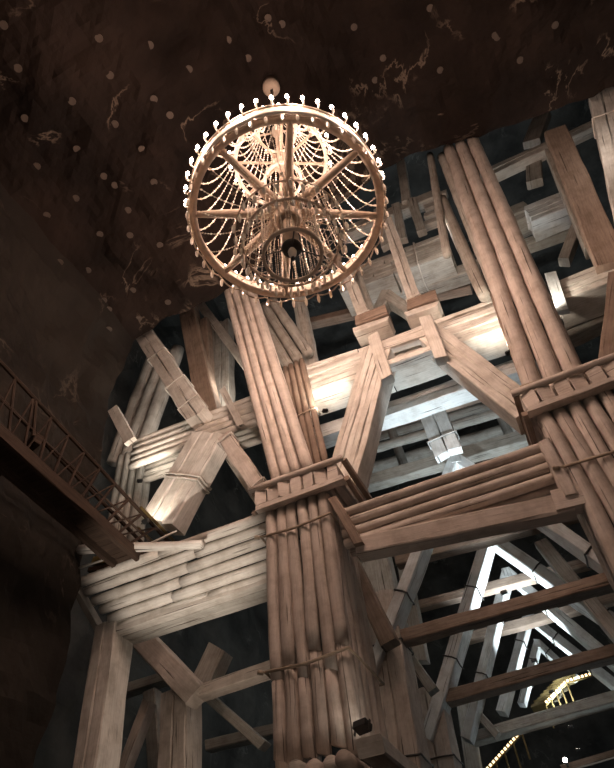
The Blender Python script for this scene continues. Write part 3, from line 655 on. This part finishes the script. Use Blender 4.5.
def pendant(c, s, name='pendant'):
    bm = nb(); add_tube(bm, [c, c - V((0, 0, .05 * s))], .006, 4)
    prof = [(0, c.z - .05 * s), (.022 * s, c.z - .09 * s), (.03 * s, c.z - .16 * s), (.024 * s, c.z - .26 * s), (0, c.z - .31 * s)]
    rings = [[V((c.x + max(r, .0005) * cos(q * 2 * pi / 5), c.y + max(r, .0005) * sin(q * 2 * pi / 5), z)) for q in range(5)] for r, z in prof]
    sweep(bm, rings, [0, .1, .2, .3, .4]); return mesh_obj(name, bm, 'crystal', CH_T)
for k in range(44): pendant(cp(2.36, k * 2 * pi / 44 + .11, RZ + .02), 1.5)
for k in range(40): pendant(cp(1.08 + .04 * (k % 2), k * 2 * pi / 40, 13.88), 1.4, 'basket_pendant')
for k in range(28): pendant(cp(1.24 + .06 * (k % 2), k * 2 * pi / 28, 14.45), 1.6, 'apron_pendant')
for k in range(24): pendant(cp(1.3, k * 2 * pi / 24, 18.55), 1.1, 'tier_pendant')
lathe('apron_ring', [(1.24, 14.44), (1.27, 14.44), (1.27, 14.47), (1.24, 14.47)], 'brass', 48)
for k in range(8):
    th = k * pi / 4 + .4; bm = nb(); add_tube(bm, [cp(.3, th, RZ - .1), cp(1.24, th, 14.46)], .014, 5); mesh_obj('apron_stay', bm, 'brass', CH_T)
for k in range(34):
    th = k * 2 * pi / 34; strand(cp(.64, th, RZ - .02), cp(.66, th, 13.44), .0, 22, .017, 'hanging_strand')
# scalloped apron hanging below the main ring
for k in range(22):
    t0 = k * 2 * pi / 22; bm = nb(); pts = [cp(2.36, t0 + u / 8 * 2 * pi / 22, RZ - .02 - .15 * sin(pi * u / 8)) for u in range(9)]; add_tube(bm, pts, .02, 5); mesh_obj('scallop', bm, 'brass', CH_T, True)

# ------------------------------------------------------------------ floodlight fixtures, lamps and added fill lights
def light(kind, loc, e, col, r=.1, tgt=None, cone=60, blend=.6):
    l = bpy.data.lights.new('light_' + kind.lower(), kind); l.energy = e; l.color = col; l.shadow_soft_size = r
    o = bpy.data.objects.new('lamp_or_fill_light', l); COL.objects.link(o); o.location = loc
    if kind == 'SPOT': l.spot_size = radians(cone); l.spot_blend = blend
    if tgt is not None: o.rotation_euler = (V(tgt) - V(loc)).to_track_quat('-Z', 'Y').to_euler()
    return o
def flood(label, loc, tgt, e, col=(1, .93, .84), cone=110, blend=.8, s=1.0):
    loc = V(loc); d = (V(tgt) - loc).normalized(); q = d.to_track_quat('-Z', 'Y').to_matrix().to_4x4()
    t = thing('floodlight', label, 'floodlight', loc)
    def bx(name, c, sz, mat):
        bm = nb(); bmesh.ops.create_cube(bm, size=1, matrix=Matrix.Translation(loc) @ q @ Matrix.Translation(V(c)) @ Matrix.Diagonal((*sz, 1)))
        bmesh.ops.bevel(bm, geom=bm.edges[:], offset=.008, segments=1); return mesh_obj(name, bm, mat, t)
    bx('housing', (0, 0, .08 * s), (.26 * s, .2 * s, .12 * s), 'black'); bx('lens', (0, 0, .015), (.22 * s, .16 * s, .01), 'lamp')
    for sx in (-1, 1): bx('bracket', (sx * .15 * s, 0, .1 * s), (.015, .05, .2 * s), 'steel')
    light('SPOT', loc + d * .03, e, col, .07, tgt, cone, blend)
WW = (1, .88, .74); CW = (.80, .93, 1)
FL = [('small floodlight between the two struts over the middle capital', at(325, 410, 12.7), at(317, 370, 13.3), 620, WW, 80, .6),
      ('small floodlight left of the foot of the tall reddish post', at(508, 352, 12.75), at(490, 314, 13.3), 720, WW, 70, .6),
      ('small floodlight at the stair foot lighting the wide plank strut', at(146, 520, 12.1), at(165, 485, 12.75), 420, WW, 110, .7),
      ('small floodlight on the upper left log beam', at(140, 480, 12.85), at(149, 450, 13.25), 230, WW, 110, .6),
      ('small floodlight next to the collar board behind the tall reddish post', at(540, 306, 12.8), at(552, 284, 13.3), 260, WW, 110, .6)]
for lb, a, b, e, c, cn, sc in FL: flood(lb, a, b, e, c, cn, .9, sc)
flood('small black and white floodlight at the middle pillar foot', (-3.85, 11.55, 5.85), (-3.6, 12.4, 8), 5, (1, .8, .6), 60, .8, 1.1)
for lb, c, e in zip(('nearest', 'second', 'third', 'fourth', 'smallest farthest'), CH, (1300, 2600, 2200, 2000, 1700)):
    Y, A = c; flood('cool floodlight standing under the ' + lb + ' A-frame', (A.x, Y + .85, 11.3), (A.x, Y + .7, 16), e, CW, 88, .8, .7)
flood('cool floodlight below the white two plank post', (-1.9, 14.9, 12.0), (-1.2, 16.2, 18), 900, CW, 95, .9, .7)
light('POINT', (-2.0, 16.5, 20.5), 90, (1, .9, .8), .4)
light('POINT', (1.5, 13.3, 22.8), 110, (1, .88, .78), .4); light('POINT', (7.5, 10.8, 22), 75, (1, .85, .74), .4); light('POINT', (-8.2, 14.3, 20.5), 130, (1, .92, .82), .3)  # unseen points added to brighten the upper timbers
light('POINT', (-11.0, 14.0, 19.5), 90, (1, .92, .82), .3); light('POINT', (-8.5, 14.5, 7.5), 40, (1, .82, .66), .3)  # added points without fixtures, lifting the dark left bays
light('POINT', (3, -4, 7), 420, (1, .74, .58), .5); light('POINT', (-5, -2, 4), 200, (1, .80, .68), .5)  # unseen warm fill added behind the camera
light('SPOT', (-5.5, 6.5, 1.0), 5200, (1, .87, .75), .15, (-8.6, 12, 11.1), 27, .7)  # unseen spot added low in front to brighten the stepped left beam
light('POINT', (1, 33, 5), 350, (.80, .95, 1), .5); light('POINT', (-7, 28, 16), 220, (.85, .95, 1), .5); light('POINT', (6, 24, 28), 420, (.85, .95, 1), .5)  # cool points added so the deep rock is not black; no fixtures
WARM = (1, .68, .54)
for k in range(12):
    th = k * 2 * pi / 12; p = cp(2.62, th, RZ + .75); light('POINT', p, 172, WARM, .12)
for k in range(5):
    th = k * 2 * pi / 5; light('POINT', cp(1.65, th, 19.1), 90, WARM, .1)
light('POINT', cp(.3, 1, 20), 50, WARM, .1)

w = bpy.data.worlds.new('world'); C.world = w; w.use_nodes = True
w.node_tree.nodes['Background'].inputs[0].default_value = (.55, .42, .34, 1); w.node_tree.nodes['Background'].inputs[1].default_value = .0
C.view_settings.view_transform = 'Standard'; C.view_settings.look = 'None'; C.view_settings.exposure = 0; C.view_settings.gamma = 1; C.view_settings.use_curve_mapping = False
for o in list(bpy.data.objects):
    if '_base' in o.keys(): del o['_base']

GROUPS = {'a_frame': 'white A-frames receding in a row', 'tie_beam': 'tie beams of the receding frames', 'wall_plank': 'short planks beside the tall post head',
          'floodlight': 'floodlights fixed on the timbering', 'short_post': 'short uprights under the roof', 'pillar_capital': 'capitals of the two log pillars',
          'bracket_board': 'bracket boards at the pillar tops', 'bearing_block': 'blocks on the crib beam', 'cap_plank': 'cap planks on the crib beam',
          'log_pillar': 'lashed log pillars', 'lit_handrail': 'amber lit handrails', 'plank_strut': 'plank struts on the capitals'}
for o in bpy.data.objects:
    if o.parent is None and 'label' in o.keys() and 'group' not in o.keys():
        g = GROUPS.get(o.name.split('.')[0])
        if g: o['group'] = g
